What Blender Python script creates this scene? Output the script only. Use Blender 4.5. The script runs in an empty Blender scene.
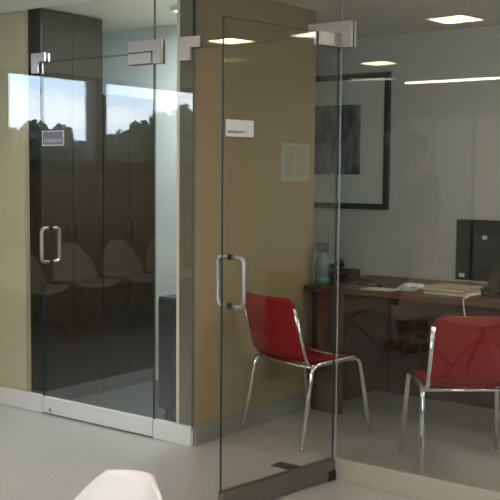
import bpy, bmesh, math, random
from mathutils import Vector, Matrix, noise
random.seed(7)
SC = bpy.context.scene
COL = SC.collection

# ------------------------------------------------------------------ camera
cd = bpy.data.cameras.new('camera')
cam = bpy.data.objects.new('camera', cd); COL.objects.link(cam)
cd.sensor_width = 36.0; cd.lens = 970.02/500*36.0; cd.clip_start = 0.05; cd.clip_end = 300
M = Matrix(((0.8006456548760839, -0.0530450710736587, 0.596785351498206, 0.0),
            (0.5990845408172879, 0.057553468094840216, -0.798614619991392, -3.9027),
            (0.008015502590986325, 0.9969322036854094, 0.07785841619996636, 1.4534),
            (0, 0, 0, 1)))
cam.matrix_world = M
SC.camera = cam

# ------------------------------------------------------------------ view, world, lights
SC.view_settings.view_transform = 'Standard'
SC.view_settings.look = 'None'
SC.view_settings.gamma = 1.0
SC.view_settings.use_curve_mapping = False
SC.view_settings.exposure = 0.18
SKY = 11.0
SC.cycles.transparent_max_bounces = 32
LAMP = 42.0

W = bpy.data.worlds.new('sky'); SC.world = W; W.use_nodes = True
nt = W.node_tree; nt.nodes.clear()
def N(nt, t, **k):
    n = nt.nodes.new(t)
    for a, v in k.items():
        if a.startswith('in_'):
            n.inputs[a[3:].replace('_', ' ')].default_value = v
        else:
            setattr(n, a, v)
    return n
out = N(nt, 'ShaderNodeOutputWorld'); bg = N(nt, 'ShaderNodeBackground')
tc = N(nt, 'ShaderNodeTexCoord'); mp = N(nt, 'ShaderNodeMapping')
mp.inputs['Scale'].default_value = (2.5, 2.5, 16.0)
nz = N(nt, 'ShaderNodeTexNoise'); nz.inputs['Scale'].default_value = 1.6; nz.inputs['Detail'].default_value = 5
cr = N(nt, 'ShaderNodeValToRGB')
cr.color_ramp.elements[0].position = .42; cr.color_ramp.elements[0].color = (0.56, 0.73, 0.95, 1)
cr.color_ramp.elements[1].position = .62; cr.color_ramp.elements[1].color = (0.88, 0.95, 1.0, 1)
nt.links.new(tc.outputs['Generated'], mp.inputs['Vector']); nt.links.new(mp.outputs[0], nz.inputs['Vector'])
nt.links.new(nz.outputs['Fac'], cr.inputs['Fac']); nt.links.new(cr.outputs[0], bg.inputs['Color'])
bg.inputs['Strength'].default_value = SKY
nt.links.new(bg.outputs[0], out.inputs['Surface'])

def area(name, loc, rot, sx, sy, energy, color, portal=False):
    l = bpy.data.lights.new(name, 'AREA'); l.shape = 'RECTANGLE'; l.size = sx; l.size_y = sy
    l.energy = energy; l.color = color
    o = bpy.data.objects.new(name, l); COL.objects.link(o); o.location = loc; o.rotation_euler = rot
    if portal: l.cycles.is_portal = True
    return o
# daylight portals sit in the window openings (they only guide sky sampling)
XW = -7.2
area('window_portal', (XW-.06, -2.535, 1.98), (0, -math.pi/2, 0), .80, 1.07, 1, (1, 1, 1), True)
area('window_portal', (XW-.06, -4.39, 1.98), (0, -math.pi/2, 0), .80, 2.22, 1, (1, 1, 1), True)
area('window_portal', (.9, -5.90, 1.6), (math.pi/2, 0, 0), 3.36, 1.36, 1, (1, 1, 1), True)  # opening of the added window behind the viewer

# ------------------------------------------------------------------ materials
def ramp2(nt, src, p0, c0, p1, c1):
    r = N(nt, 'ShaderNodeValToRGB'); e = r.color_ramp.elements
    e[0].position = p0; e[0].color = (*c0, 1); e[1].position = p1; e[1].color = (*c1, 1)
    nt.links.new(src, r.inputs['Fac']); return r.outputs['Color']
def mat(name, c, rough=.5, metal=0, c2=None, scale=20, stretch=(1, 1, 1), detail=4, bump=0, p=(.35, .65), spec=None, coat=0):
    m = bpy.data.materials.new(name); m.use_nodes = True; nt = m.node_tree
    b = nt.nodes['Principled BSDF']
    b.inputs['Base Color'].default_value = (*c, 1); b.inputs['Roughness'].default_value = rough
    b.inputs['Metallic'].default_value = metal
    if spec is not None: b.inputs['Specular IOR Level'].default_value = spec
    if coat: b.inputs['Coat Weight'].default_value = coat
    tc = N(nt, 'ShaderNodeTexCoord'); mp = N(nt, 'ShaderNodeMapping'); mp.inputs['Scale'].default_value = stretch
    nz = N(nt, 'ShaderNodeTexNoise'); nz.inputs['Scale'].default_value = scale; nz.inputs['Detail'].default_value = detail
    nt.links.new(tc.outputs['Object'], mp.inputs['Vector']); nt.links.new(mp.outputs[0], nz.inputs['Vector'])
    c2 = c2 or tuple(x*.93 for x in c)
    nt.links.new(ramp2(nt, nz.outputs['Fac'], p[0], c2, p[1], c), b.inputs['Base Color'])
    if bump:
        bp = N(nt, 'ShaderNodeBump'); bp.inputs['Strength'].default_value = bump; bp.inputs['Distance'].default_value = .002
        nt.links.new(nz.outputs['Fac'], bp.inputs['Height']); nt.links.new(bp.outputs[0], b.inputs['Normal'])
    return m
def emit(name, c, s):
    m = bpy.data.materials.new(name); m.use_nodes = True; nt = m.node_tree; nt.nodes.clear()
    o = N(nt, 'ShaderNodeOutputMaterial'); e = N(nt, 'ShaderNodeEmission')
    e.inputs['Color'].default_value = (*c, 1); e.inputs['Strength'].default_value = s
    nt.links.new(e.outputs[0], o.inputs['Surface']); return m
def glass_mat(name, tint, refl=1.0):
    """thin architectural pane: fresnel-weighted mirror over a tinted clear pane, the same from every side"""
    m = bpy.data.materials.new(name); m.use_nodes = True; nt = m.node_tree; nt.nodes.clear()
    o = N(nt, 'ShaderNodeOutputMaterial'); mx = N(nt, 'ShaderNodeMixShader')
    tr = N(nt, 'ShaderNodeBsdfTransparent'); gl = N(nt, 'ShaderNodeBsdfGlossy')
    tr.inputs['Color'].default_value = (*tint, 1); gl.inputs['Roughness'].default_value = 0.0
    gl.inputs['Color'].default_value = (refl, refl, refl, 1)
    fr = N(nt, 'ShaderNodeFresnel'); ge = N(nt, 'ShaderNodeNewGeometry'); ma = N(nt, 'ShaderNodeMath'); ma.operation = 'MULTIPLY_ADD'
    ma.inputs[1].default_value = 1/1.52-1.52; ma.inputs[2].default_value = 1.52
    nt.links.new(ge.outputs['Backfacing'], ma.inputs[0]); nt.links.new(ma.outputs[0], fr.inputs['IOR'])
    nt.links.new(fr.outputs[0], mx.inputs['Fac']); nt.links.new(tr.outputs[0], mx.inputs[1]); nt.links.new(gl.outputs[0], mx.inputs[2])
    nt.links.new(mx.outputs[0], o.inputs['Surface']); return m

m_glass = glass_mat('clear_glass', (.90, .915, .885), .88)
m_pglass = glass_mat('picture_glass', (1, 1, 1), .8)
m_edge = mat('glass_edge', (.012, .035, .030), .45, spec=.2)
m_edge_lit = mat('glass_edge_pale', (.42, .45, .42), .15)  # light caught by the polished edge, put into the colour
m_edge_olive = mat('glass_edge_olive', (.16, .15, .10), .4, spec=.2)
m_floor = mat('linoleum', (.47, .465, .455), .32, c2=(.42, .415, .41), scale=55, detail=6, spec=.5)
m_dim_floor = mat('grey_carpet', (.08, .08, .078), .8, c2=(.066, .066, .066), scale=120, bump=.2)  # dark tone that keeps the left office floor dim, no real covering
m_ceil = mat('ceiling_paint', (.80, .79, .74), .9, scale=3)
m_beige = mat('ochre_paint', (.36, .275, .15), .75, c2=(.345, .265, .145), scale=6)
m_cream = mat('cream_paint', (.80, .73, .55), .7, c2=(.78, .71, .54), scale=6)
m_grey = mat('grey_paint', (.64, .62, .585), .8, c2=(.625, .605, .57), scale=5)
m_blue = mat('pale_blue_paint', (.70, .75, .79), .8, scale=5)
m_base = mat('baseboard_paint', (.26, .25, .225), .45, scale=10)
m_steel = mat('brushed_steel', (.42, .40, .385), .36, metal=.85, c2=(.36, .345, .33), scale=40, stretch=(1, 1, 20), bump=.04)
m_alu = mat('brushed_aluminium', (.86, .86, .85), .42, metal=.25, c2=(.82, .82, .81), scale=30, stretch=(1, 1, 20))
m_tanalu = mat('tan_aluminium', (.50, .46, .38), .4, metal=.3, c2=(.47, .43, .355), scale=30, stretch=(1, 1, 20))
m_shaded_rail = mat('door_rail_metal', (.19, .18, .15), .35, metal=.6, c2=(.17, .16, .135), scale=30, stretch=(1, 1, 15))  # darker copy of the rail metal, shade put into its colour
m_chrome = mat('chrome', (.93, .94, .95), .12, metal=1.0, scale=10)
m_dsteel = mat('dark_steel', (.035, .033, .03), .45, metal=.5)
m_red = mat('red_plastic', (.30, .002, .007), .38, c2=(.275, .002, .006), scale=12, spec=.2)
m_white = mat('white_plastic', (.80, .73, .68), .38, c2=(.78, .71, .66), scale=8)
m_wood = mat('dark_desk_wood', (.12, .055, .025), .4, c2=(.075, .034, .015), scale=9, stretch=(1, 8, 8), detail=8)
m_wood2 = mat('dark_cupboard_wood', (.016, .010, .006), .6, c2=(.011, .007, .004), scale=8, stretch=(9, 9, 1), detail=8, spec=.2)
m_plinth = mat('grey_plinth', (.12, .12, .115), .5)
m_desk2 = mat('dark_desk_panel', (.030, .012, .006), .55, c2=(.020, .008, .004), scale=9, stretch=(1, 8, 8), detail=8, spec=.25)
m_panel = mat('window_wall_panelling', (.33, .215, .135), .5, c2=(.26, .165, .10), scale=10, stretch=(9, 9, .6), detail=8)
m_dark = mat('dark_frame', (.035, .030, .026), .5)
m_black = mat('black_plastic', (.008, .008, .010), .5, spec=.25)
m_charc = mat('charcoal_plastic', (.035, .037, .042), .5, c2=(.028, .03, .035))
m_paper = mat('paper', (.74, .74, .68), .8, scale=4)
m_tanpaper = mat('tan_card', (.50, .42, .27), .8, scale=4)
m_ink = mat('ink', (.08, .08, .10), .8)
m_frame = mat('green_black_frame', (.018, .035, .030), .3)
m_mat = mat('mount_card', (.86, .89, .82), .9, scale=3)
m_leaf = mat('leaves', (.055, .085, .045), .8, c2=(.022, .038, .020), scale=1.2)
m_bark = mat('bark', (.08, .055, .035), .9)
m_ground = mat('grass_ground', (.06, .08, .03), .9, scale=.3)
m_skin = mat('skin', (.55, .34, .25), .5)
m_hair = mat('hair', (.02, .014, .01), .6)
m_shirt = mat('grey_cloth', (.06, .055, .06), .9, scale=40, bump=.2)
m_trous = mat('dark_cloth', (.03, .03, .035), .9, scale=40)
m_bottle = mat('blue_grey_bottle', (.10, .17, .20), .25)
m_green = mat('green_plastic', (.06, .30, .08), .4)
m_blueplastic = mat('dark_blue_plastic', (.03, .045, .09), .4)
m_signgrey = mat('sign_grey', (.20, .19, .25), .5)
m_silver = mat('silver_plastic', (.34, .34, .50), .3, metal=.3)
m_opp = mat('corridor_paint', (.20, .175, .14), .8, scale=5)
m_opp2 = mat('corridor_door_paint', (.60, .57, .50), .6, scale=5)
m_lamp = emit('lamp_tube_light', (1.0, .74, .44), LAMP)
m_office_fill = emit('panel_light_diffuser', (1.0, .94, .84), 18.0)
m_cool_fill = emit('cool_light_diffuser', (.86, .95, 1.0), 85.0)
m_strip = emit('strip_light', (1.0, .84, .66), 26.0)

# ------------------------------------------------------------------ mesh helpers
def bx(bm, x0, x1, y0, y1, z0, z1, bev=0, mi=0):
    r = bmesh.ops.create_cube(bm, size=1)
    vs = r['verts']
    bmesh.ops.transform(bm, matrix=Matrix.Translation(((x0+x1)/2, (y0+y1)/2, (z0+z1)/2)) @ Matrix.Diagonal((x1-x0, y1-y0, z1-z0, 1)), verts=vs)
    fs = set(f for v in vs for f in v.link_faces)
    for f in fs: f.material_index = mi
    if bev:
        es = list(set(e for v in vs for e in v.link_edges))
        bmesh.ops.bevel(bm, geom=es, offset=bev, segments=2, affect='EDGES', profile=.5)
    return vs
def tube(bm, pts, r, seg=10, closed=False, cap=True, flat=1.0):
    pts = [Vector(p) for p in pts]; n = len(pts); rings = []
    rr = r if isinstance(r, (list, tuple)) else [r]*n
    up = None
    for i, p in enumerate(pts):
        if closed: t = (pts[(i+1) % n]-pts[i-1]).normalized()
        else: t = (pts[min(i+1, n-1)]-pts[max(i-1, 0)]).normalized()
        if up is None:
            a = Vector((0, 0, 1)) if abs(t.z) < .9 else Vector((1, 0, 0))
            up = (a-t*a.dot(t)).normalized()
        else:
            up = (up-t*up.dot(t)).normalized()
        s = t.cross(up)
        rings.append([bm.verts.new(p+(up*math.cos(2*math.pi*k/seg)*flat+s*math.sin(2*math.pi*k/seg))*rr[i]) for k in range(seg)])
    m = n if closed else n-1
    for i in range(m):
        A, B = rings[i], rings[(i+1) % n]
        for k in range(seg):
            f = bm.faces.new((A[k], A[(k+1) % seg], B[(k+1) % seg], B[k])); f.smooth = True
    if cap and not closed:
        bm.faces.new(rings[0][::-1]); bm.faces.new(rings[-1])
def fillet(pts, rad, k=5):
    pts = [Vector(p) for p in pts]; o = [pts[0]]
    for i in range(1, len(pts)-1):
        a = (pts[i-1]-pts[i]); b = (pts[i+1]-pts[i]); d = min(rad, a.length*.49, b.length*.49)
        p0 = pts[i]+a.normalized()*d; p1 = pts[i]+b.normalized()*d
        for j in range(k+1):
            t = j/k; o.append(p0*(1-t)**2+pts[i]*2*t*(1-t)+p1*t*t)
    o.append(pts[-1]); return o
def lathe(bm, prof, c=(0, 0, 0), seg=20):
    rings = []
    for r, z in prof:
        rings.append([bm.verts.new((c[0]+r*math.cos(2*math.pi*k/seg), c[1]+r*math.sin(2*math.pi*k/seg), c[2]+z)) for k in range(seg)])
    for A, B in zip(rings, rings[1:]):
        for k in range(seg):
            f = bm.faces.new((A[k], A[(k+1) % seg], B[(k+1) % seg], B[k])); f.smooth = True
    bm.faces.new(rings[0][::-1]); bm.faces.new(rings[-1])
def prism_xz(bm, poly, y0, y1, bev=0):
    a = [bm.verts.new((x, y0, z)) for x, z in poly]; b = [bm.verts.new((x, y1, z)) for x, z in poly]
    n = len(poly); bm.faces.new(a); bm.faces.new(b[::-1])
    for i in range(n): bm.faces.new((a[i], b[i], b[(i+1) % n], a[(i+1) % n]))
    bmesh.ops.recalc_face_normals(bm, faces=bm.faces)
    if bev: bmesh.ops.bevel(bm, geom=list(bm.edges), offset=bev, segments=2, affect='EDGES', profile=.5)
def obj(name, bm, mats, parent=None, solid=0, smooth_all=False, recalc=True):
    if recalc: bmesh.ops.recalc_face_normals(bm, faces=bm.faces)
    me = bpy.data.meshes.new(name); bm.to_mesh(me); bm.free()
    for m in (mats if isinstance(mats, (list, tuple)) else [mats]): me.materials.append(m)
    if smooth_all:
        for p in me.polygons: p.use_smooth = True
    o = bpy.data.objects.new(name, me); COL.objects.link(o)
    if parent: o.parent = parent
    if solid:
        md = o.modifiers.new('solid', 'SOLIDIFY'); md.thickness = solid; md.offset = 0
    return o
def box(name, x0, x1, y0, y1, z0, z1, m, parent=None, bev=0):
    bm = bmesh.new(); bx(bm, x0, x1, y0, y1, z0, z1, bev); return obj(name, bm, m, parent)
def tag(o, label=None, cat=None, group=None, kind=None):
    if label: o['label'] = label
    if cat: o['category'] = cat
    if group: o['group'] = group
    if kind: o['kind'] = kind
    return o
def thing(name, label, cat, loc=(0, 0, 0), rz=0, group=None, kind=None):
    o = bpy.data.objects.new(name, None); COL.objects.link(o); o.location = loc; o.rotation_euler = (0, 0, rz)
    return tag(o, label, cat, group, kind)
def dup(root, loc, rz, label=None, group=None):
    r = root.copy(); COL.objects.link(r); r.location = loc; r.rotation_euler = (0, 0, rz)
    if label: r['label'] = label
    if group: r['group'] = group
    for ch in list(root.children):
        c = ch.copy(); COL.objects.link(c); c.parent = r
        for g in ch.children:
            d = g.copy(); COL.objects.link(d); d.parent = c
    return r
def S(o): o['kind'] = 'structure'; return o
def text_mesh(s, size, width=None, ext=.0006):
    cu = bpy.data.curves.new('txt', 'FONT'); cu.body = s; cu.size = size; cu.align_x = 'CENTER'; cu.align_y = 'CENTER'; cu.extrude = ext
    t = bpy.data.objects.new('txt', cu); COL.objects.link(t)
    dg = bpy.context.evaluated_depsgraph_get(); dg.update()
    me = bpy.data.meshes.new_from_object(t.evaluated_get(dg)); COL.objects.unlink(t); bpy.data.objects.remove(t)
    if width:
        xs = [v.co.x for v in me.vertices]; w = max(xs)-min(xs)
        for v in me.vertices: v.co.x *= width/w
    return me

# ------------------------------------------------------------------ room shell
ZC = 2.45
XR = 3.0
S(box('floor', XW-.2, XR+.1, -5.9, 2.5, -.12, 0, m_floor))
S(box('ceiling', XW-.2, XR+.1, -5.9, 2.5, ZC, ZC+.12, m_ceil))
S(box('floor_left_office', -4.59, -3.412, .02, 1.10, 0, .004, m_dim_floor))  # dark sheet over the floor, dims it under the cool fill
ZH = 2.418
S(box('ceiling_corridor', XW-.2, XR+.1, -5.9, -.008, ZH, ZC-.001, m_ceil))
# corridor: panelled window wall far left, seen mirrored in the glass
bm = bmesh.new()
bx(bm, XW-.2, XW, -5.85, -.0, 0, 1.46)
S(obj('wall_left', bm, m_panel))
bm = bmesh.new()
bx(bm, XW-.2, XW, -1.98, 0, 1.46, ZC); bx(bm, XW-.2, XW, -5.85, -5.52, 1.46, ZC); bx(bm, XW-.2, XW, -5.52, -1.98, 2.39, ZC)
bx(bm, XW-.2, XW, -5.52, -1.98, 1.46, 1.50)
S(obj('wall_window_surround', bm, m_dark))
w4 = S(thing('window_4', 'ribbon window in dark frames above the panelled corridor wall', 'window', (XW, -3.75, 1.5), kind='structure'))
bm = bmesh.new()
def wl(bm, y0, y1, z0, z1, x0=-.12, x1=-.02): bx(bm, x0, x1, y0+3.75, y1+3.75, z0-1.5, z1-1.5, .004)
wl(bm, -5.52, -1.98, 1.5, 1.575); wl(bm, -5.52, -1.98, 2.38, 2.40)
wl(bm, -3.25, -3.09, 1.5, 2.40, -.14, .01); wl(bm, -2.02, -1.98, 1.5, 2.40); wl(bm, -5.52, -5.48, 1.5, 2.40)
obj('window_frame', bm, m_dark, w4)
box('window_ledge', .0, .10, -1.79, 1.79, -.03, 0, m_dark, w4, .004)
for y0, y1 in ((-3.09, -2.02), (-5.48, -3.25)):
    box('window_pane', -.075, -.070, y0+3.75, y1+3.75, .075, .88, m_pglass, w4)
# wall opposite the glass front, behind the photographer
bm = bmesh.new()
OW = (-.8, 2.6, .9, 2.3)
bx(bm, XW, OW[0], -5.87, -5.75, 0, ZC); bx(bm, OW[1], XR, -5.87, -5.75, 0, ZC); bx(bm, OW[0], OW[1], -5.87, -5.75, 0, OW[2]); bx(bm, OW[0], OW[1], -5.87, -5.75, OW[3], ZC)
S(obj('wall_opposite', bm, m_opp))
w5 = S(thing('window_7', 'large corridor window behind the viewer', 'window', (.9, -5.81, .9)))  # unseen window, added to let more daylight into the corridor
bm = bmesh.new()
for a in (-1.7, -.58, .54, 1.66): bx(bm, a, a+.04, -.03, .03, 0, 1.4, .003)
bx(bm, -1.7, 1.7, -.03, .03, 0, .04, .003); bx(bm, -1.7, 1.7, -.03, .03, 1.36, 1.4, .003)
obj('window_frame', bm, m_dark, w5); box('window_pane', -1.66, 1.66, -.003, .003, .04, 1.36, m_pglass, w5)
for i, (a, b) in enumerate(((-5.02, -4.74), (-4.70, -4.28), (-4.24, -3.3), (-2.6, -1.7))):
    d = S(box('door_%d' % (i+3), a, b, -5.75, -5.72, 0, 2.08, m_opp2, None, .006))
    d['label'] = ('narrow pale cupboard door in the wall opposite the glass front', 'middle pale door leaf in the wall opposite the glass front',
                  'wide pale door leaf in the wall opposite the glass front', 'single pale door farthest along the opposite wall')[i]
sl = tag(box('strip_light', -4.80, -1.2, -5.215, -5.190, 2.398, ZH, m_strip), 'long thin glowing strip light under the corridor ceiling, mirrored right of the picture', 'light')
S(box('wall_corridor_end', XR, XR+.1, -5.87, 2.5, 0, ZC, m_opp))
# left office
S(box('wall_partition_left_office', -5.10, -4.665, .03, .07, 0, ZC, m_cream))
S(box('wall_side_left', -5.20, -5.10, .03, 1.10, 0, ZC, m_blue))
S(box('wall_back_left', -5.20, -3.41, 1.10, 1.13, 0, ZC, m_blue))
S(box('wall_far_left', XW-.2, -5.20, .0, .10, 0, ZC, m_cream))
# partition between the two offices
bm = bmesh.new(); bx(bm, -3.40, -3.29, .02, 1.158, 0, ZC)
S(obj('wall_partition', bm, m_beige))
S(box('wall_partition_face', -3.41, -3.40, .02, 1.10, 0, ZC, m_cream))
S(box('wall_return', -4.70, -4.60, 1.16, 2.5, 0, ZC, m_grey))
S(box('wall_back_behind', -4.60, -3.40, 1.13, 1.158, 0, ZC, m_grey))
m_end = mat('partition_end_strip', (.21, .185, .145), .6)
S(box('trim_2', -3.412, -3.3925, .006, .0195, 0, ZC, m_cream))
S(box('trim_1', -3.392, -3.29, .008, .0195, 0, ZC, m_end))
# right office
YB = 2.3
S(box('wall_back', -4.60, 1.6, YB, YB+.1, 0, ZC, m_grey))
bm = bmesh.new()
bx(bm, 1.5, 1.6, .02, 1.35, 0, ZC); bx(bm, 1.5, 1.6, 1.85, YB, 0, ZC); bx(bm, 1.5, 1.6, 1.35, 1.85, 0, .9); bx(bm, 1.5, 1.6, 1.35, 1.85, 2.1, ZC)
S(obj('wall_right', bm, m_grey))
w8 = S(thing('window_8', 'narrow office window with a lowered pale roller blind', 'window', (1.55, 1.6, .9)))
bm = bmesh.new()
for q in ((-.25, .25, 0, .035), (-.25, .25, 1.165, 1.2), (-.25, -.22, .035, 1.165), (.22, .25, .035, 1.165), (-.22, .22, .80, .84)): bx(bm, -.03, .03, q[0], q[1], q[2], q[3], .002)
obj('window_frame', bm, m_grey, w8)
mb = bpy.data.materials.new('roller_blind'); mb.use_nodes = True; bnt = mb.node_tree; bnt.nodes.clear()
bo = N(bnt, 'ShaderNodeOutputMaterial'); bt_ = N(bnt, 'ShaderNodeBsdfTranslucent'); bt_.inputs['Color'].default_value = (.34, .34, .31, 1); bnt.links.new(bt_.outputs[0], bo.inputs['Surface'])
box('roller_blind', .032, .034, -.22, .22, .035, 1.165, mb, w8)
S(box('baseboard_partition', -3.29, -3.278, .012, 1.158, 0, .105, m_base, None, .002))
S(box('baseboard_back', -4.60, 1.5, YB-.012, YB, 0, .09, m_base, None, .002))
S(box('baseboard_left', XW, XW+.012, -5.75, 0, 0, .09, m_base, None, .002))

# ------------------------------------------------------------------ glass front
T = .012
GZ = ZC
def pane(name, x0, x1, z0, z1, parent, y0=-T/2, y1=T/2, pale=None):
    """glass slab: clear faces, green ground edges"""
    bm = bmesh.new(); bx(bm, x0, x1, y0, y1, z0, z1)
    bm.normal_update()
    for f in bm.faces:
        if abs(f.normal.x) > .9: f.material_index = 1
        elif abs(f.normal.z) > .9: f.material_index = 2
    return obj(name, bm, [m_glass, pale or m_edge, m_edge], parent)
X0, X1, X2, X3, X4 = -4.468, -3.563, -3.292, -2.398, 1.5
g = .002
specs = [('window_1', -5.7, X0-g, 0.105, GZ, 'fixed glass panel at the far left in front of the cream wall end', None),
         ('window_2', X1+g, X2, 0.105, GZ, 'narrow fixed glass panel between the two glass doors', m_edge_olive),
         ('window_3', X3+g, X4, 0.105, GZ, 'wide fixed glass panel at the right in front of the desk and red chairs', m_edge_lit)]
WN = {}
for nme, a, b, z0, z1, lab, pale in specs:
    w = thing(nme, lab, 'glass panel', ((a+b)/2, 0, 0), kind='structure')
    cx = (a+b)/2
    pane('glass_pane', a-cx, b-cx, z0-.02, z1, w, pale=pale)
    bm = bmesh.new(); bx(bm, a-cx, b-cx, -.016, .016, 0, .105, .0015)
    obj('floor_channel', bm, m_tanalu if pale is m_edge_lit else m_alu, w)
    WN[nme] = (w, cx)
for nme, a, b, lab in (('window_5', X0, X1-.0, 'glass transom above the closed left door'), ('window_6', X2+.001, X3, 'glass transom above the open right doorway')):
    w = thing(nme, lab, 'glass panel', ((a+b)/2, 0, 2.104), kind='structure'); cx = (a+b)/2
    pane('glass_pane', a-cx+g, b-cx-g, 0, GZ-2.104, w)
    WN[nme] = (w, cx)
# corner fittings that hold the transoms to the side panels (L plates on both faces of the glass)
def lplate(parent, cx, cz, poly, name='corner_fitting'):
    bm = bmesh.new()
    for y0, y1 in ((-.024, -T/2), (T/2, .024)):
        b2 = bmesh.new(); prism_xz(b2, [(x-cx, z-cz) for x, z in poly], y0, y1, .0015)
        me = bpy.data.meshes.new('t'); b2.to_mesh(me); b2.free(); bm.from_mesh(me); bpy.data.meshes.remove(me)
    return obj(name, bm, m_steel, parent)
w, cx = WN['window_5']
lplate(w, cx, 2.104, [(-4.531, 2.155), (-4.417, 2.155), (-4.417, 2.104), (-4.474, 2.104), (-4.474, 2.038), (-4.531, 2.038)])
lplate(w, cx, 2.104, [(-3.738, 2.165), (-3.497, 2.165), (-3.497, 2.038), (-3.558, 2.038), (-3.558, 2.104), (-3.738, 2.104)])
w, cx = WN['window_6']
lplate(w, cx, 2.104, [(-3.378, 2.162), (-3.232, 2.162), (-3.232, 2.104), (-3.296, 2.104), (-3.296, 2.040), (-3.378, 2.040)])
lplate(w, cx, 2.104, [(-2.568, 2.160), (-2.331, 2.160), (-2.331, 2.040), (-2.392, 2.040), (-2.392, 2.108), (-2.568, 2.108)])

# ------------------------------------------------------------------ glass doors (hinge at local origin, leaf along -x)
def u_handle(parent, hx, z0, z1, out):
    for s in (-1, 1):
        bm = bmesh.new(); y0 = s*T/2
        pts = fillet([(hx, y0, z0), (hx, y0+s*out, z0), (hx, y0+s*out, z1), (hx, y0, z1)], .032, 6)
        tube(bm, pts, .0108, 12)
        h = obj('handle', bm, m_steel, parent)
        bm = bmesh.new()
        for z in (z0, z1):
            tube(bm, [(hx, y0, z), (hx, y0+s*.005, z)], .0125, 14)
        obj('washer', bm, m_black, h)
def glass_door(name, label, wdt, hinge, rz, rail_m, hx, hz, hinge_in, out=.062):
    d = thing(name, label, 'glass door', hinge, rz, kind='structure')
    pane('glass_pane', -wdt, -.003, .09, 2.099, d)
    bm = bmesh.new(); bx(bm, -wdt, -.003, -.017, .017, .008, .102, .0015)
    rl = obj('bottom_rail', bm, rail_m, d)
    u_handle(d, -wdt+hx, hz[0], hz[1], out)
    bm = bmesh.new()
    for y0, y1 in ((-.024, -T/2), (T/2, .024)): bx(bm, -hinge_in, -.004, y0, y1, 2.040, 2.100, .0015)
    obj('pivot_fitting', bm, m_steel, d)
    return d
d1 = glass_door('door_1', 'closed left glass door with a small grey sign and steel handle', .899, (X1-.002, 0, 0), 0, m_alu, .064, (.925, 1.125), .175)
bm = bmesh.new(); tube(bm, [(-.83, -.017, .03), (-.83, -.021, .03)], .011, 14); obj('rail_lock', bm, m_steel, d1)
ang = math.atan2(.724, .111)            # open leaf direction (-.111,-.724)
d2 = glass_door('door_2', 'open right glass door swung towards the viewer with a white sign', .732, (X3-.004, -.012, 0), ang, m_shaded_rail, .052, (.896, 1.104), .150, .074)
bm = bmesh.new(); bx(bm, -.05, .012, -.022, .022, .0, .05, .004); obj('floor_pivot', bm, m_dsteel, d2)
tag(box('floor_spring_cover', -2.755, -2.615, -.03, .055, 0, .004, m_dsteel, None, .001), 'small dark metal plate in the floor below the open doorway', 'floor plate')

# signs on the doors
def sign(name, label, root_loc, rz, wdt, h, m_plate, m_rim, m_txt, txt, tsize, twid, tx, tz):
    s = thing(name, label, 'sign', root_loc, rz)
    bm = bmesh.new(); bx(bm, -wdt/2, wdt/2, -.003, 0, -h/2, h/2, .0008); obj('plate', bm, m_plate, s)
    if m_rim:
        bm = bmesh.new(); e = .006
        bx(bm, -wdt/2, wdt/2, -.0042, -.003, h/2-e, h/2); bx(bm, -wdt/2, wdt/2, -.0042, -.003, -h/2, -h/2+e)
        bx(bm, -wdt/2, -wdt/2+e, -.0042, -.003, -h/2+e, h/2-e); bx(bm, wdt/2-e, wdt/2, -.0042, -.003, -h/2+e, h/2-e)
        obj('rim', bm, m_rim, s)
    me = text_mesh(txt, tsize, twid); me.materials.append(m_txt)
    t = bpy.data.objects.new('lettering', me); COL.objects.link(t); t.parent = s
    t.rotation_euler = (math.pi/2, 0, 0); t.location = (tx, -.0037, tz)
    return s
sign('door_sign', 'small grey sign with pale lettering on the closed left glass door', (-4.362, -T/2, 1.655), 0, .185, .088, m_signgrey, m_paper, m_paper, 'Ambulatorio', .036, .150, 0, -.012)
dv = Vector((-math.cos(ang), -math.sin(ang), 0)); nv = Vector((math.sin(ang), -math.cos(ang), 0))
ps = Vector((X3-.004, -.012, 0))+dv*.640+nv*(T/2)+Vector((0, 0, 1.645))
sign('door_sign', 'white paper sign reading a name and 1 on the open right glass door', ps, ang, .160, .070, m_paper, None, m_ink, 'ambulatorio 1', .024, .108, -.018, -.014)

# notice on the partition wall
n = thing('paper_notice', 'sheet of printed paper taped to the ochre wall behind the open door', 'notice', (-3.29, .948, 1.527), math.pi/2)
box('sheet', -.150, .150, -.0015, 0, -.112, .112, mat('notice_paper', (.46, .44, .34), .8), n)
bm = bmesh.new()
for i in range(13):
    z = .085-i*.0135; x0 = -.11+.02*(i % 3 == 0); 
    for a, b in ((x0, -.01), (.015, .105-.03*(i % 4 == 1))):
        bx(bm, a, b, -.0019, -.0015, z-.0022, z+.0022)
obj('printed_lines', bm, mat('grey_ink', (.27, .27, .23), .8), n)

# ------------------------------------------------------------------ left office furniture
def cupboard(label, y0, y1, h):
    c = thing('cupboard', label, 'cupboard', (-4.815, (y0+y1)/2, .004)); d = (y1-y0)/2
    box('body', -.26, .225, -d, d, .092, h, m_wood2, c, .003)
    box('plinth', -.24, .243, -d, d, 0, .090, m_plinth, c, .002)['label'] = 'grey plinth'
    for s in (0, 1):
        a = -d+.001+s*d; b = a+d-.002
        dr = box('door', .226, .246, a, b, .095, h-.004, m_wood2, c, .002)
        bm = bmesh.new(); yy = b-.03 if s == 0 else a+.03
        tube(bm, [(.246, yy, 1.0), (.262, yy, 1.0), (.262, yy, 1.12), (.246, yy, 1.12)], .004, 8)
        obj('handle', bm, m_dsteel, dr)
    return c
cupboard('tall dark brown cupboard reaching the ceiling behind the left glass door', .075, .605, 2.44)
cupboard('lower dark brown cupboard against the pale wall behind the left glass door', .61, 1.095, 1.96)
pd = thing('drawer_pedestal', 'charcoal drawer unit on castors behind the narrow glass panel', 'drawer unit', (-3.62, .50, .004))
box('body', -.17, .17, -.22, .22, .075, .735, m_charc, pd, .006)
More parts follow.
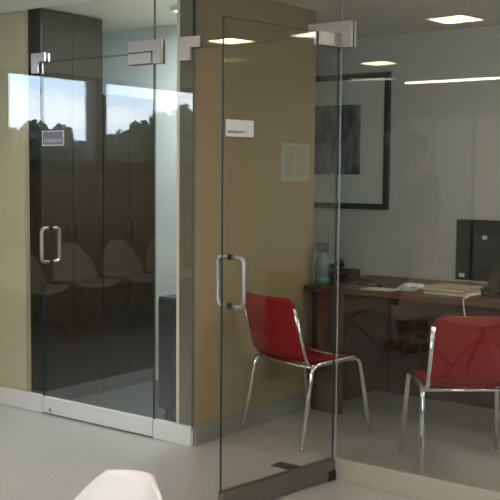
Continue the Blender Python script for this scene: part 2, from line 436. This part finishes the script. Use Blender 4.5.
for z0, z1 in ((.09, .30), (.305, .515), (.52, .725)):
    dr = box('drawer', -.16, .16, -.232, -.221, z0, z1, m_charc, pd, .003)
    box('drawer_pull', -.05, .05, -.24, -.232, z1-.03, z1-.018, m_dsteel, dr, .001)
for sx in (-.13, .13):
    for sy in (-.17, .17):
        bm = bmesh.new(); tube(bm, [(sx-.012, sy, .026), (sx+.012, sy, .026)], .026, 14); bx(bm, sx-.018, sx+.018, sy-.015, sy+.015, .05, .076)
        obj('castor', bm, m_black, pd)

# ------------------------------------------------------------------ right office: desk
DX0, DX1, DY0, DY1, DZ = -3.274, -.35, 1.03, 1.83, .78
dk = thing('desk', 'long dark wooden desk behind the red chairs', 'desk', ((DX0+DX1)/2, (DY0+DY1)/2, 0))
hx, hy = (DX1-DX0)/2, (DY1-DY0)/2
box('desktop', -hx, hx, -hy, hy, DZ-.035, DZ, m_wood, dk, .004)
for s in (-1, 1):
    a, b = (-hx+.03, -hx+.07) if s < 0 else (hx-.07, hx-.03)
    box('side_panel', a, b, -hy+.05, hy-.03, 0, DZ-.035, m_desk2, dk, .003)
box('modesty_panel', -hx+.07, hx-.07, -hy+.10, -hy+.122, .17, DZ-.036, m_desk2, dk, .003)
box('side_panel', -hx+.07, -hx+.24, -hy+.05, -hy+.085, 0, DZ-.036, m_wood, dk, .003)

# things on the desk
b = thing('bottle', 'blue-grey plastic bottle with a dark blue cap at the left end of the desk', 'bottle', (-3.215, 1.145, DZ))
bm = bmesh.new(); lathe(bm, [(.036, 0), (.042, .01), (.042, .12), (.040, .15), (.022, .185), (.016, .195), (.016, .205)]); obj('body', bm, m_bottle, b)
bm = bmesh.new(); lathe(bm, [(.030, .200), (.040, .203), (.042, .243), (.034, .252)]); obj('cap', bm, m_blueplastic, b)
bm = bmesh.new(); lathe(bm, [(.0432, .012), (.0432, .042)]); obj('label', bm, m_green, b)
ph = thing('telephone', 'black desk telephone with its handset beside the bottle', 'telephone', (-3.22, 1.40, DZ), math.radians(6))
bm = bmesh.new(); bx(bm, -.085, .085, -.09, .09, 0, .045, .008)
for v in bm.verts:
    if v.co.z > .02: v.co.z += (v.co.y+.09)*.16
obj('base', bm, m_black, ph)
bm = bmesh.new(); tube(bm, [(-.055, -.10, .060), (-.055, -.085, .088), (-.055, 0, .098), (-.055, .085, .108), (-.055, .10, .082)], [.020, .022, .013, .022, .020], 12); hs = obj('handset', bm, m_black, ph)
bm = bmesh.new()
for i in range(3):
    for j in range(4): bx(bm, .0+i*.024, .016+i*.024, -.07+j*.03, -.052+j*.03, .046+(j*.03+.02)*.16, .056+(j*.03+.02)*.16, .002)
obj('keypad', bm, m_charc, ph)
bm = bmesh.new(); pts = []
for i in range(90):
    t = i/89; pts.append((-.055+.19*t+.02*math.sin(3*t), -.105-.03*math.sin(math.pi*t)+.006*math.cos(i*1.3), .012+.006+.006*math.sin(i*1.3)))
tube(bm, pts, .0028, 6); obj('cord', bm, m_black, ph)

hl = thing('pen', 'green highlighter pen lying on the desk right of the telephone', 'pen', (-2.905, 1.25, DZ), math.radians(-15))
bm = bmesh.new(); tube(bm, [(-.035, 0, .009), (.03, 0, .009)], .009, 10); obj('barrel', bm, m_green, hl)
bm = bmesh.new(); tube(bm, [(.03, 0, .009), (.062, 0, .009)], .0095, 10); obj('cap', bm, m_black, hl)
st = thing('stapler', 'small black stapler lying just right of the green pen', 'stapler', (-2.99, 1.28, DZ), math.radians(8))
bm = bmesh.new(); bx(bm, -.05, .05, -.014, .014, 0, .012, .003); obj('base', bm, m_black, st)
bm = bmesh.new(); bx(bm, -.05, .045, -.012, .012, .016, .034, .005); obj('arm', bm, m_black, st)

def sheet(label, x, y, z, rz, w_, h_, t=.002, m=m_paper, name='paper_sheet', cat='paper'):
    o = box(name, -w_/2, w_/2, -h_/2, h_/2, 0, t, m); o.location = (x, y, z); o.rotation_euler = (0, 0, rz); return tag(o, label, cat)
sheet('flat white paper sheet on the desk left of the crumpled papers', -2.80, 1.14, DZ, .1, .20, .14)
cp = thing('paper_pile', 'loose pile of crumpled white papers in the middle of the desk', 'papers', (-2.615, 1.17, DZ), .3)
for k in range(5):
    bm = bmesh.new(); bmesh.ops.create_grid(bm, x_segments=7, y_segments=7, size=.058)
    for v in bm.verts: v.co.z = abs(noise.noise(v.co*18+Vector((k*3.1, 0, 0))))*.045+.003+k*.005
    for v in bm.verts: v.co.x += random.uniform(-.004, .004)+(k-2)*.014; v.co.y += (k % 2)*.03
    obj('sheet', bm, m_paper, cp, solid=.001)
bk = thing('file_stack', 'thick stack of tan files lying in front of the monitor', 'file stack', (-2.375, 1.22, DZ), math.radians(-3))
for k in range(4):
    box('file', -.135+.006*(k % 2), .135-.008*(k % 3), -.10, .10, k*.012, k*.012+.0105, m_tanpaper if k % 2 else m_paper, bk, .002)

# monitor seen from behind
mo = thing('monitor', 'black computer monitor on the desk turned away from the viewer', 'monitor', (-2.23, 1.50, DZ), math.radians(4))
bm = bmesh.new(); bx(bm, -.245, .245, -.022, .022, .055, .415, .008); bd = obj('housing', bm, m_black, mo); 
bm = bmesh.new(); bx(bm, -.15, .15, -.045, -.020, .11, .34, .012); obj('rear_cover', bm, m_black, bd)
bm = bmesh.new(); bx(bm, -.249, -.2455, -.020, .024, .055, .415, .001); obj('side_trim', bm, m_silver, mo)
bm = bmesh.new(); bx(bm, -.225, .225, .0221, .0235, .075, .395); obj('screen', bm, m_charc, mo)
bm = bmesh.new(); bx(bm, -.035, .035, -.045, -.02, .01, .20, .006); obj('neck', bm, m_black, mo)
bm = bmesh.new(); bx(bm, -.12, .12, -.10, .09, 0, .014, .006); obj('foot', bm, m_black, mo)
for x, z, w_ in ((-.205, .085, .034), (-.062, .315, .028)):
    bm = bmesh.new(); yb = -.0232 if x < -.16 else -.0462; bx(bm, x-w_/2, x+w_/2, yb, yb+.001, z-.011, z+.011); obj('sticker', bm, m_paper, mo)
cb = thing('cable', 'tangled black cables lying on the desk at the foot of the monitor', 'cable', (-2.10, 1.20, DZ))
for k in range(3):
    bm = bmesh.new(); pts = []
    for i in range(60):
        t = i/59; a = t*9+k*2
        pts.append((.07*math.cos(a)*(1-.4*t)+.05*k-.02, .05*math.sin(a*1.1), .010+.007*k+.018*(1+math.sin(a*1.7+k))))
    tube(bm, pts, .006, 6); obj('loop', bm, m_black, cb)
wc = bmesh.new(); tube(wc, fillet([(-2.22, 1.08, .7845), (-2.22, 1.020, .786), (-2.215, 1.018, .74), (-2.19, 1.018, .60), (-2.16, 1.020, .45)], .02), .004, 8)
tag(obj('cable', wc, m_paper), 'thin white cable hanging over the front edge of the desk', 'cable')

# framed picture on the back wall
PX0, PX1, PZ0, PZ1 = -4.25, -3.385, 1.205, 2.19
pc = thing('framed_picture', 'large framed black and white landscape print on the grey back wall', 'picture', ((PX0+PX1)/2, YB, (PZ0+PZ1)/2))
a, c = (PX1-PX0)/2, (PZ1-PZ0)/2; f = .042
bm = bmesh.new()
bx(bm, -a, a, -.03, 0, c-f, c, .003); bx(bm, -a, a, -.03, 0, -c, -c+f, .003); bx(bm, -a, -a+f, -.03, 0, -c+f, c-f, .003); bx(bm, a-f, a, -.03, 0, -c+f, c-f, .003)
obj('frame', bm, m_frame, pc)
box('mount', -a+f, a-f, -.012, -.006, -c+f, c-f, m_mat, pc)
mp_ = bpy.data.materials.new('grey_print'); mp_.use_nodes = True; nt = mp_.node_tree; bsdf = nt.nodes['Principled BSDF']; bsdf.inputs['Roughness'].default_value = .7
tcn = N(nt, 'ShaderNodeTexCoord'); m1 = N(nt, 'ShaderNodeMapping'); m1.inputs['Scale'].default_value = (3.2, 1, 1.4); m1.inputs['Rotation'].default_value = (0, .5, 0)
n1 = N(nt, 'ShaderNodeTexNoise'); n1.inputs['Scale'].default_value = 2.3; n1.inputs['Detail'].default_value = 8; n1.inputs['Distortion'].default_value = 1.2
nt.links.new(tcn.outputs['Object'], m1.inputs['Vector']); nt.links.new(m1.outputs[0], n1.inputs['Vector'])
nt.links.new(ramp2(nt, n1.outputs['Fac'], .38, (.035, .045, .055), .72, (.36, .38, .38)), bsdf.inputs['Base Color'])
box('print', -.31, .19, -.0135, -.012, -.24, .27, mp_, pc)
box('picture_glass', -a+f, a-f, -.022, -.020, -c+f, c-f, m_pglass, pc)

# ------------------------------------------------------------------ red visitor chair (faces +y)
def panel_grid(nu, nv, fn):
    bm = bmesh.new(); G = [[bm.verts.new(fn(u/(nu-1), v/(nv-1))) for u in range(nu)] for v in range(nv)]
    for j in range(nv-1):
        for i in range(nu-1):
            f = bm.faces.new((G[j][i], G[j][i+1], G[j+1][i+1], G[j+1][i])); f.smooth = True
    return bm
def rounded(u, v, r0=.12, r1=.12):
    """width factor of a panel at height v with rounded lower and upper corners"""
    w = 1.0
    if v > 1-r1: w = 1-r1*.9+r1*.9*math.sqrt(max(0, 1-((v-(1-r1))/r1)**2))
    if v < r0: w = min(w, 1-r0*.9+r0*.9*math.sqrt(max(0, 1-((r0-v)/r0)**2)))
    return w
def red_chair(label, loc, rz):
    c = thing('visitor_chair', label, 'chair', loc, rz, 'red visitor chairs in the right office')
    def seat(u, v):
        x = (u-.5)*.44*rounded(u, v, .16, .16); y = -.19+v*.42
        z = .452-.018*math.cos((u-.5)*math.pi)+.012*v+(-.022*max(0, (v-.85)/.15)**2)+.012*math.cos(v*math.pi)
        return (x, y, z)
    obj('seat', panel_grid(15, 21, seat), m_red, c, solid=.010)
    def back(u, v):
        w = .435*rounded(u, v, .10, .20)
        y = -.190-.105*v-.028*math.cos((u-.5)*math.pi)
        if v < .16: y += .10*((.16-v)/.16)**2
        return ((u-.5)*w, y, .440+.365*v)
    obj('backrest', panel_grid(15, 23, back), m_red, c, solid=.010)
    for s in (-1, 1):
        X = s*.232
        bm = bmesh.new()
        tube(bm, fillet([(X+s*.02, -.255, .0), (X, -.165, .438), (X, .19, .452), (X+s*.02, .265, .0)], .055, 7), .0125, 12)
        fr = obj('side_frame', bm, m_chrome, c)
        for y in (-.255, .265):
            bm = bmesh.new(); tube(bm, [(X+s*.02, y, 0), (X+s*.0195, y-.002*(1 if y > 0 else -1), .016)], .0135, 12)
            obj('foot_cap', bm, m_steel, fr)
        bm = bmesh.new()
        bX = s*.214
        tube(bm, fillet([(X, -.10, .440), (bX, -.175, .432), (bX, -.207, .50), (bX, -.287, .755)], .03, 5), .0115, 12, flat=.7)
        obj('back_upright', bm, m_chrome, c)
    for y, z in ((-.175, .430), (.15, .438)):
        bm = bmesh.new(); tube(bm, [(-.232, y, z), (.232, y, z)], .009, 10); obj('cross_tube', bm, m_chrome, c)
    return c
red_chair('red chair with chrome legs beside the ochre wall, seen through the open door', (-2.965, .595, 0), math.atan2(-.236, .972))
red_chair('red chair with chrome legs seen from behind in front of the monitor', (-2.0, .55, 0), math.atan2(.62, .783))

# ------------------------------------------------------------------ white waiting chair (faces +y)
def white_chair(label, loc, rz, group):
    c = thing('waiting_chair', label, 'chair', loc, rz, group)
    def shell(u, v):
        # v: 0 front lip .. .5 seat rear .. 1 top of back
        L = v*.92
        if L < .40: y = .22-L; z = .43-.03*math.sin(L/.40*math.pi*.5)-(.03*((.06-L)/.06)**2 if L < .06 else 0)
        elif L < .56:
            t = (L-.40)/.16; y = -.18-.085*math.sin(t*math.pi/2); z = .40+.09*(1-math.cos(t*math.pi/2))
        else: t = (L-.56)/.36; y = -.265-.105*t; z = .49+.29*t
        w = .47*rounded(u, v, .10, .10)
        if v > .55: w *= 1-.68*((v-.55)/.45)**2.4
        q = (2*u-1)**2
        z += .045*q*(1 if L < .5 else max(0, 1-(L-.5)/.1)); y += (.05*q if L > .5 else .05*q*max(0, (L-.4)/.1))
        return ((u-.5)*w, y, z)
    obj('shell', panel_grid(17, 41, shell), m_white, c, solid=.009)
    bm = bmesh.new(); tube(bm, [(0, 0, .27), (0, 0, .397)], .026, 14); bx(bm, -.09, .09, -.09, .09, .375, .395, .004); obj('column', bm, m_steel, c)
    for k in range(4):
        a = math.pi/4+k*math.pi/2; dx, dy = math.cos(a), math.sin(a)
        bm = bmesh.new(); tube(bm, fillet([(.0, 0, .30), (dx*.08, dy*.08, .27), (dx*.30, dy*.30, .012)], .05, 4), .011, 10); tube(bm, [(dx*.30, dy*.30, 0), (dx*.30, dy*.30, .014)], .02, 12)
        obj('leg', bm, m_steel, c)
    return c
wc0 = white_chair('white plastic shell chair at the bottom edge, nearest the viewer', (-1.476, -2.69, 0), math.radians(180), 'white waiting chairs in the corridor')
for x, lab in ((-2.78, 'white shell chair mirrored at the far right of the wide glass panel'), (-3.33, 'white shell chair mirrored below the papers in the wide glass panel'), (-3.88, 'white shell chair mirrored beside the edge of the wide glass panel')):
    dup(wc0, (x, -2.62, 0), math.radians(0), lab, 'white waiting chairs in the corridor')
for y, lab in ((-1.78, 'white shell chair mirrored left of the closed door steel handle'), (-2.42, 'white shell chair mirrored just right of the closed door steel handle'),
               (-3.06, 'white shell chair mirrored in the right half of the closed glass door'), (-3.70, 'white shell chair mirrored beside the hinge edge of the closed glass door')):
    dup(wc0, (-6.62, y, 0), math.radians(-78), lab, 'white waiting chairs below the corridor window')

# ------------------------------------------------------------------ ceiling lights of the corridor
def downlight(x, y, label, rz=0):
    t = thing('ceiling_light', label, 'ceiling light', (x, y, ZH), rz, 'square ceiling lights of the corridor')
    bm = bmesh.new(); a, b = .15, .132
    for q in ((-a, a, -a, -b), (-a, a, b, a), (-a, -b, -b, b), (b, a, -b, b)): bx(bm, q[0], q[1], q[2], q[3], -.012, 0, .002)
    obj('frame', bm, m_alu, t)
    box('reflector', -b, b, -b, b, -.0035, -.0005, m_alu, t)
    for s in (-1, 1): 
        bm = bmesh.new(); bx(bm, s*.066-.052, s*.066+.052, -.115, .115, -.0095, -.0037, .002); obj('lamp', bm, m_lamp, t)
for i, (x, y) in enumerate([(-4.37, -1.70), (-4.16, -3.49), (-2.62, -1.69), (-2.45, -3.49), (-.90, -1.69), (-.70, -3.49), (.95, -1.69)]):
    downlight(x, y, ('square ceiling light mirrored above the open door', 'square ceiling light mirrored above the framed picture',
                     'square ceiling light mirrored at the upper right of the wide glass panel', 'square corridor ceiling light left behind the viewer',
                     'square corridor ceiling light in front of the viewer', 'square corridor ceiling light right above the viewer',
                     'square corridor ceiling light at the right end')[i], math.radians(8))

def fill_panel(x, y, a, m, label):  # unseen panels added to brighten the offices
    t = thing('ceiling_light', label, 'ceiling light', (x, y, ZC))
    bm = bmesh.new(); b = a-.02
    for q in ((-a, a, -a, -b), (-a, a, b, a), (-a, -b, -b, b), (b, a, -b, b)): bx(bm, q[0], q[1], q[2], q[3], -.03, 0, .002)
    obj('frame', bm, m_alu, t)
    box('diffuser', -b, b, -b, b, -.022, -.003, m, t, .002)
fill_panel(-.70, 1.52, .30, m_office_fill, 'square office ceiling panel light above the right part of the desk')
fill_panel(.70, .42, .30, m_office_fill, 'square office ceiling panel light by the right office wall')
fill_panel(-3.72, .72, .20, m_cool_fill, 'small cool square ceiling light inside the left office')  # added to light the pale back wall, hidden by the partition

# ------------------------------------------------------------------ person standing in the corridor (mirrored faintly in the wide glass panel)
pr = thing('person', 'standing person in a grey shirt mirrored faintly beside the framed picture', 'person', (-3.72, -3.35, 0), math.radians(20))
def skin(name, joints, edges, m, parent, sub=2, root=0):
    me = bpy.data.meshes.new(name); me.from_pydata([j[:3] for j in joints], edges, []); me.materials.append(m)
    o = bpy.data.objects.new(name, me); COL.objects.link(o); o.parent = parent
    o.modifiers.new('skin', 'SKIN'); 
    for v, j in zip(me.skin_vertices[0].data, joints):
        r = j[3]; v.radius = (r, r) if not isinstance(r, tuple) else r
    me.skin_vertices[0].data[root].use_root = True
    s = o.modifiers.new('sub', 'SUBSURF'); s.levels = sub; s.render_levels = sub
    return o
J = [(0, 0, .96, (.15, .11)), (0, 0, 1.12, (.13, .10)), (0, .0, 1.30, (.155, .11)), (0, 0, 1.43, (.13, .085)), (0, -.005, 1.51, .055), (0, .0, 1.58, .055)]
Ed = [(0, 1), (1, 2), (2, 3), (3, 4), (4, 5)]
for s in (-1, 1):
    k = len(J)
    J += [(s*.09, 0, .90, .085), (s*.10, .02, .50, .058), (s*.11, -.01, .10, .040), (s*.12, .10, .03, .036), (s*.125, .17, .025, .028)]
    Ed += [(0, k), (k, k+1), (k+1, k+2), (k+2, k+3), (k+3, k+4)]
    k = len(J)
    J += [(s*.18, 0, 1.42, .055), (s*.22, -.02, 1.15, .042), (s*.24, .06, .92, .030), (s*.24, .085, .85, .032)]
    Ed += [(3, k), (k, k+1), (k+1, k+2), (k+2, k+3)]
    w0 = len(J)-1
    for f_, (dx, dy, l) in enumerate(((-.0, .030, .070), (0, .010, .080), (0, -.010, .075), (0, -.028, .060))):
        k = len(J); J += [(s*.24+dx, .088+dy, .815, .009), (s*.24-s*.008, .095+dy, .815-l*.55, .008), (s*.24-s*.02, .095+dy, .815-l, .007)]
        Ed += [(w0, k), (k, k+1), (k+1, k+2)]
    k = len(J); J += [(s*.235, .135, .835, .010), (s*.225, .150, .795, .008)]; Ed += [(w0, k), (k, k+1)]
skin('body', J, Ed, m_skin, pr)
# head: shaped ellipsoid with nose, brow and chin
bm = bmesh.new(); bmesh.ops.create_uvsphere(bm, u_segments=28, v_segments=20, radius=1)
for v in bm.verts:
    x, y, z = v.co; w_ = .074*(1-.22*max(0, -z)); yy = y*.095
    if y > 0: yy += .022*math.exp(-((x/.16)**2+((z+.10)/.18)**2))-.010*math.exp(-(((abs(x)-.38)/.15)**2+((z-.10)/.12)**2))+.006*math.exp(-((x/.3)**2+((z+.45)/.08)**2))
    v.co = (x*w_, yy, 1.68+z*.118)
for f_ in bm.faces: f_.smooth = True
for s in (-1, 1):
    r = bmesh.ops.create_uvsphere(bm, u_segments=10, v_segments=8, radius=1)
    bmesh.ops.transform(bm, matrix=Matrix.Translation((s*.076, -.005, 1.675)) @ Matrix.Diagonal((.010, .018, .030, 1)), verts=r['verts'])
obj('head', bm, m_skin, pr, smooth_all=True)
for s in (-1, 1):
    bm = bmesh.new(); bmesh.ops.create_uvsphere(bm, u_segments=10, v_segments=8, radius=.011)
    bmesh.ops.translate(bm, vec=(s*.029, .083, 1.692), verts=bm.verts); obj('eye', bm, m_ink, pr)
bm = bmesh.new(); bx(bm, -.024, .024, .088, .094, 1.624, 1.631, .002); obj('mouth', bm, mat('lips', (.35, .12, .10), .5), pr)
bm = bmesh.new(); bmesh.ops.create_uvsphere(bm, u_segments=28, v_segments=20, radius=1)
for v in list(bm.verts):
    x, y, z = v.co; k_ = 1+.05*noise.noise(v.co*6)
    v.co = (x*.083*k_, y*.103*k_-.010, 1.70+z*.115*k_)
bmesh.ops.delete(bm, geom=[v for v in bm.verts if v.co.z < 1.66 or (v.co.y > .035 and v.co.z < 1.75)], context='VERTS')
obj('hair', bm, m_hair, pr, solid=.006, smooth_all=True)
# shirt and trousers follow the body
Jt = [(0, 0, .92, (.172, .128)), (0, 0, 1.12, (.150, .118)), (0, 0, 1.30, (.175, .128)), (0, 0, 1.43, (.145, .098)), (0, -.003, 1.485, (.066, .066))]
Et = [(0, 1), (1, 2), (2, 3), (3, 4)]
for s in (-1, 1):
    k = len(Jt); Jt += [(s*.185, 0, 1.425, .066), (s*.222, -.02, 1.15, .053), (s*.236, .045, .96, .042)]; Et += [(3, k), (k, k+1), (k+1, k+2)]
skin('shirt', Jt, Et, m_shirt, pr)
Jp = [(0, 0, .95, (.162, .122))]; Ep = []
for s in (-1, 1):
    k = len(Jp); Jp += [(s*.092, 0, .86, .098), (s*.10, .02, .50, .073), (s*.112, -.005, .09, .060)]; Ep += [(0, k), (k, k+1), (k+1, k+2)]
skin('trousers', Jp, Ep, m_trous, pr)
for s in (-1, 1):
    bm = bmesh.new(); bx(bm, s*.118-.048, s*.118+.048, -.07, .21, 0, .075, .025); obj('shoe', bm, m_black, pr, smooth_all=True)

# ------------------------------------------------------------------ outside: ground and trees
S(box('ground', -110, XW-.25, -120, 40, -6.2, -6, m_ground))
def tree(label, x, y, top, rad, conifer=False, seed=0):
    rnd = random.Random(seed)
    t = thing('conifer' if conifer else 'broadleaf_tree', label, 'tree', (x, y, -6), 0, 'trees outside the corridor window')
    H = top+6
    bm = bmesh.new(); tube(bm, [(0, 0, 0), (.1, 0, H*.4), (0, 0, H*.8)], [.22, .16, .07], 8); obj('trunk', bm, m_bark, t)
    bm = bmesh.new()
    def leafq(p, s):
        a = Vector((rnd.gauss(0, 1), rnd.gauss(0, 1), rnd.gauss(0, 1))).normalized(); b_ = a.orthogonal().normalized(); c_ = a.cross(b_)
        vs = [bm.verts.new(p+b_*s*dx+c_*s*dy) for dx, dy in ((-.5, -.35), (.5, -.35), (.6, .35), (-.4, .4))]; bm.faces.new(vs)
    if conifer:
        for i in range(1500):
            k = rnd.random()**.6; z = H-k*H*.8; r = rad*k*rnd.random()**.4*(1+.25*math.sin(z*9)); a = rnd.random()*6.283
            leafq(Vector((r*math.cos(a), r*math.sin(a), z)), .28)
    else:
        blobs = [(Vector((rnd.uniform(-.6, .6)*rad, rnd.uniform(-.6, .6)*rad, H-rad*.75-rnd.random()*rad*1.3)), rad*rnd.uniform(.38, .62)) for _ in range(11)]
        blobs.append((Vector((0, 0, H-rad*.55)), rad*.5))
        for p, r in blobs:
            q = bmesh.ops.create_icosphere(bm, subdivisions=2, radius=r*.86)
            for v in q['verts']: v.co = v.co*(1+.25*noise.noise(v.co*1.7+p))+p
            for i in range(170):
                d = Vector((rnd.gauss(0, 1), rnd.gauss(0, 1), rnd.gauss(0, 1))).normalized(); leafq(p+d*r*rnd.uniform(.85, 1.12), .26)
    obj('crown', bm, m_leaf, t, recalc=False)
TR = [(-28.0, 3.9, 2.6, 0), (-30.6, 4.2, 2.1, 0), (-32.4, 4.1, 1.9, 0), (-33.9, 3.2, 1.5, 0), (-34.5, 4.3, 1.0, 1), (-35.6, 3.6, 1.6, 0), (-37.0, 3.9, 1.9, 0), (-38.7, 4.6, 2.0, 0),
      (-40.4, 5.2, 2.3, 0), (-42.6, 5.7, 2.6, 0), (-45.0, 6.0, 2.8, 0), (-25.0, 4.6, 2.6, 0)]
TL = ['broad green tree at the left end of the mirrored tree line', 'rounded tree mirrored left of the sign on the left door', 'tree mirrored directly behind the small grey sign',
      'low bushy tree mirrored beside the spiky conifer', 'slim spiky conifer mirrored next to the window mullion', 'low tree mirrored just right of the window mullion',
      'tree mirrored in the middle of the right window', 'taller tree mirrored near the hinge side of the left door', 'tall tree mirrored at the right edge of the left door',
      'tall tree mirrored in the narrow glass panel', 'tallest tree at the right end of the mirrored tree line', 'broad tree beyond the left window edge']
for i, ((y, top, r, con), lab) in enumerate(zip(TR, TL)):
    k = 1+(i % 3)*.17                      # three staggered rows, farther trees taller
    tree(lab, -40*k, (y-3.9)*k+3.9, 1.45+(top-1.45)*k, r*.66*k, bool(con), 11+i)
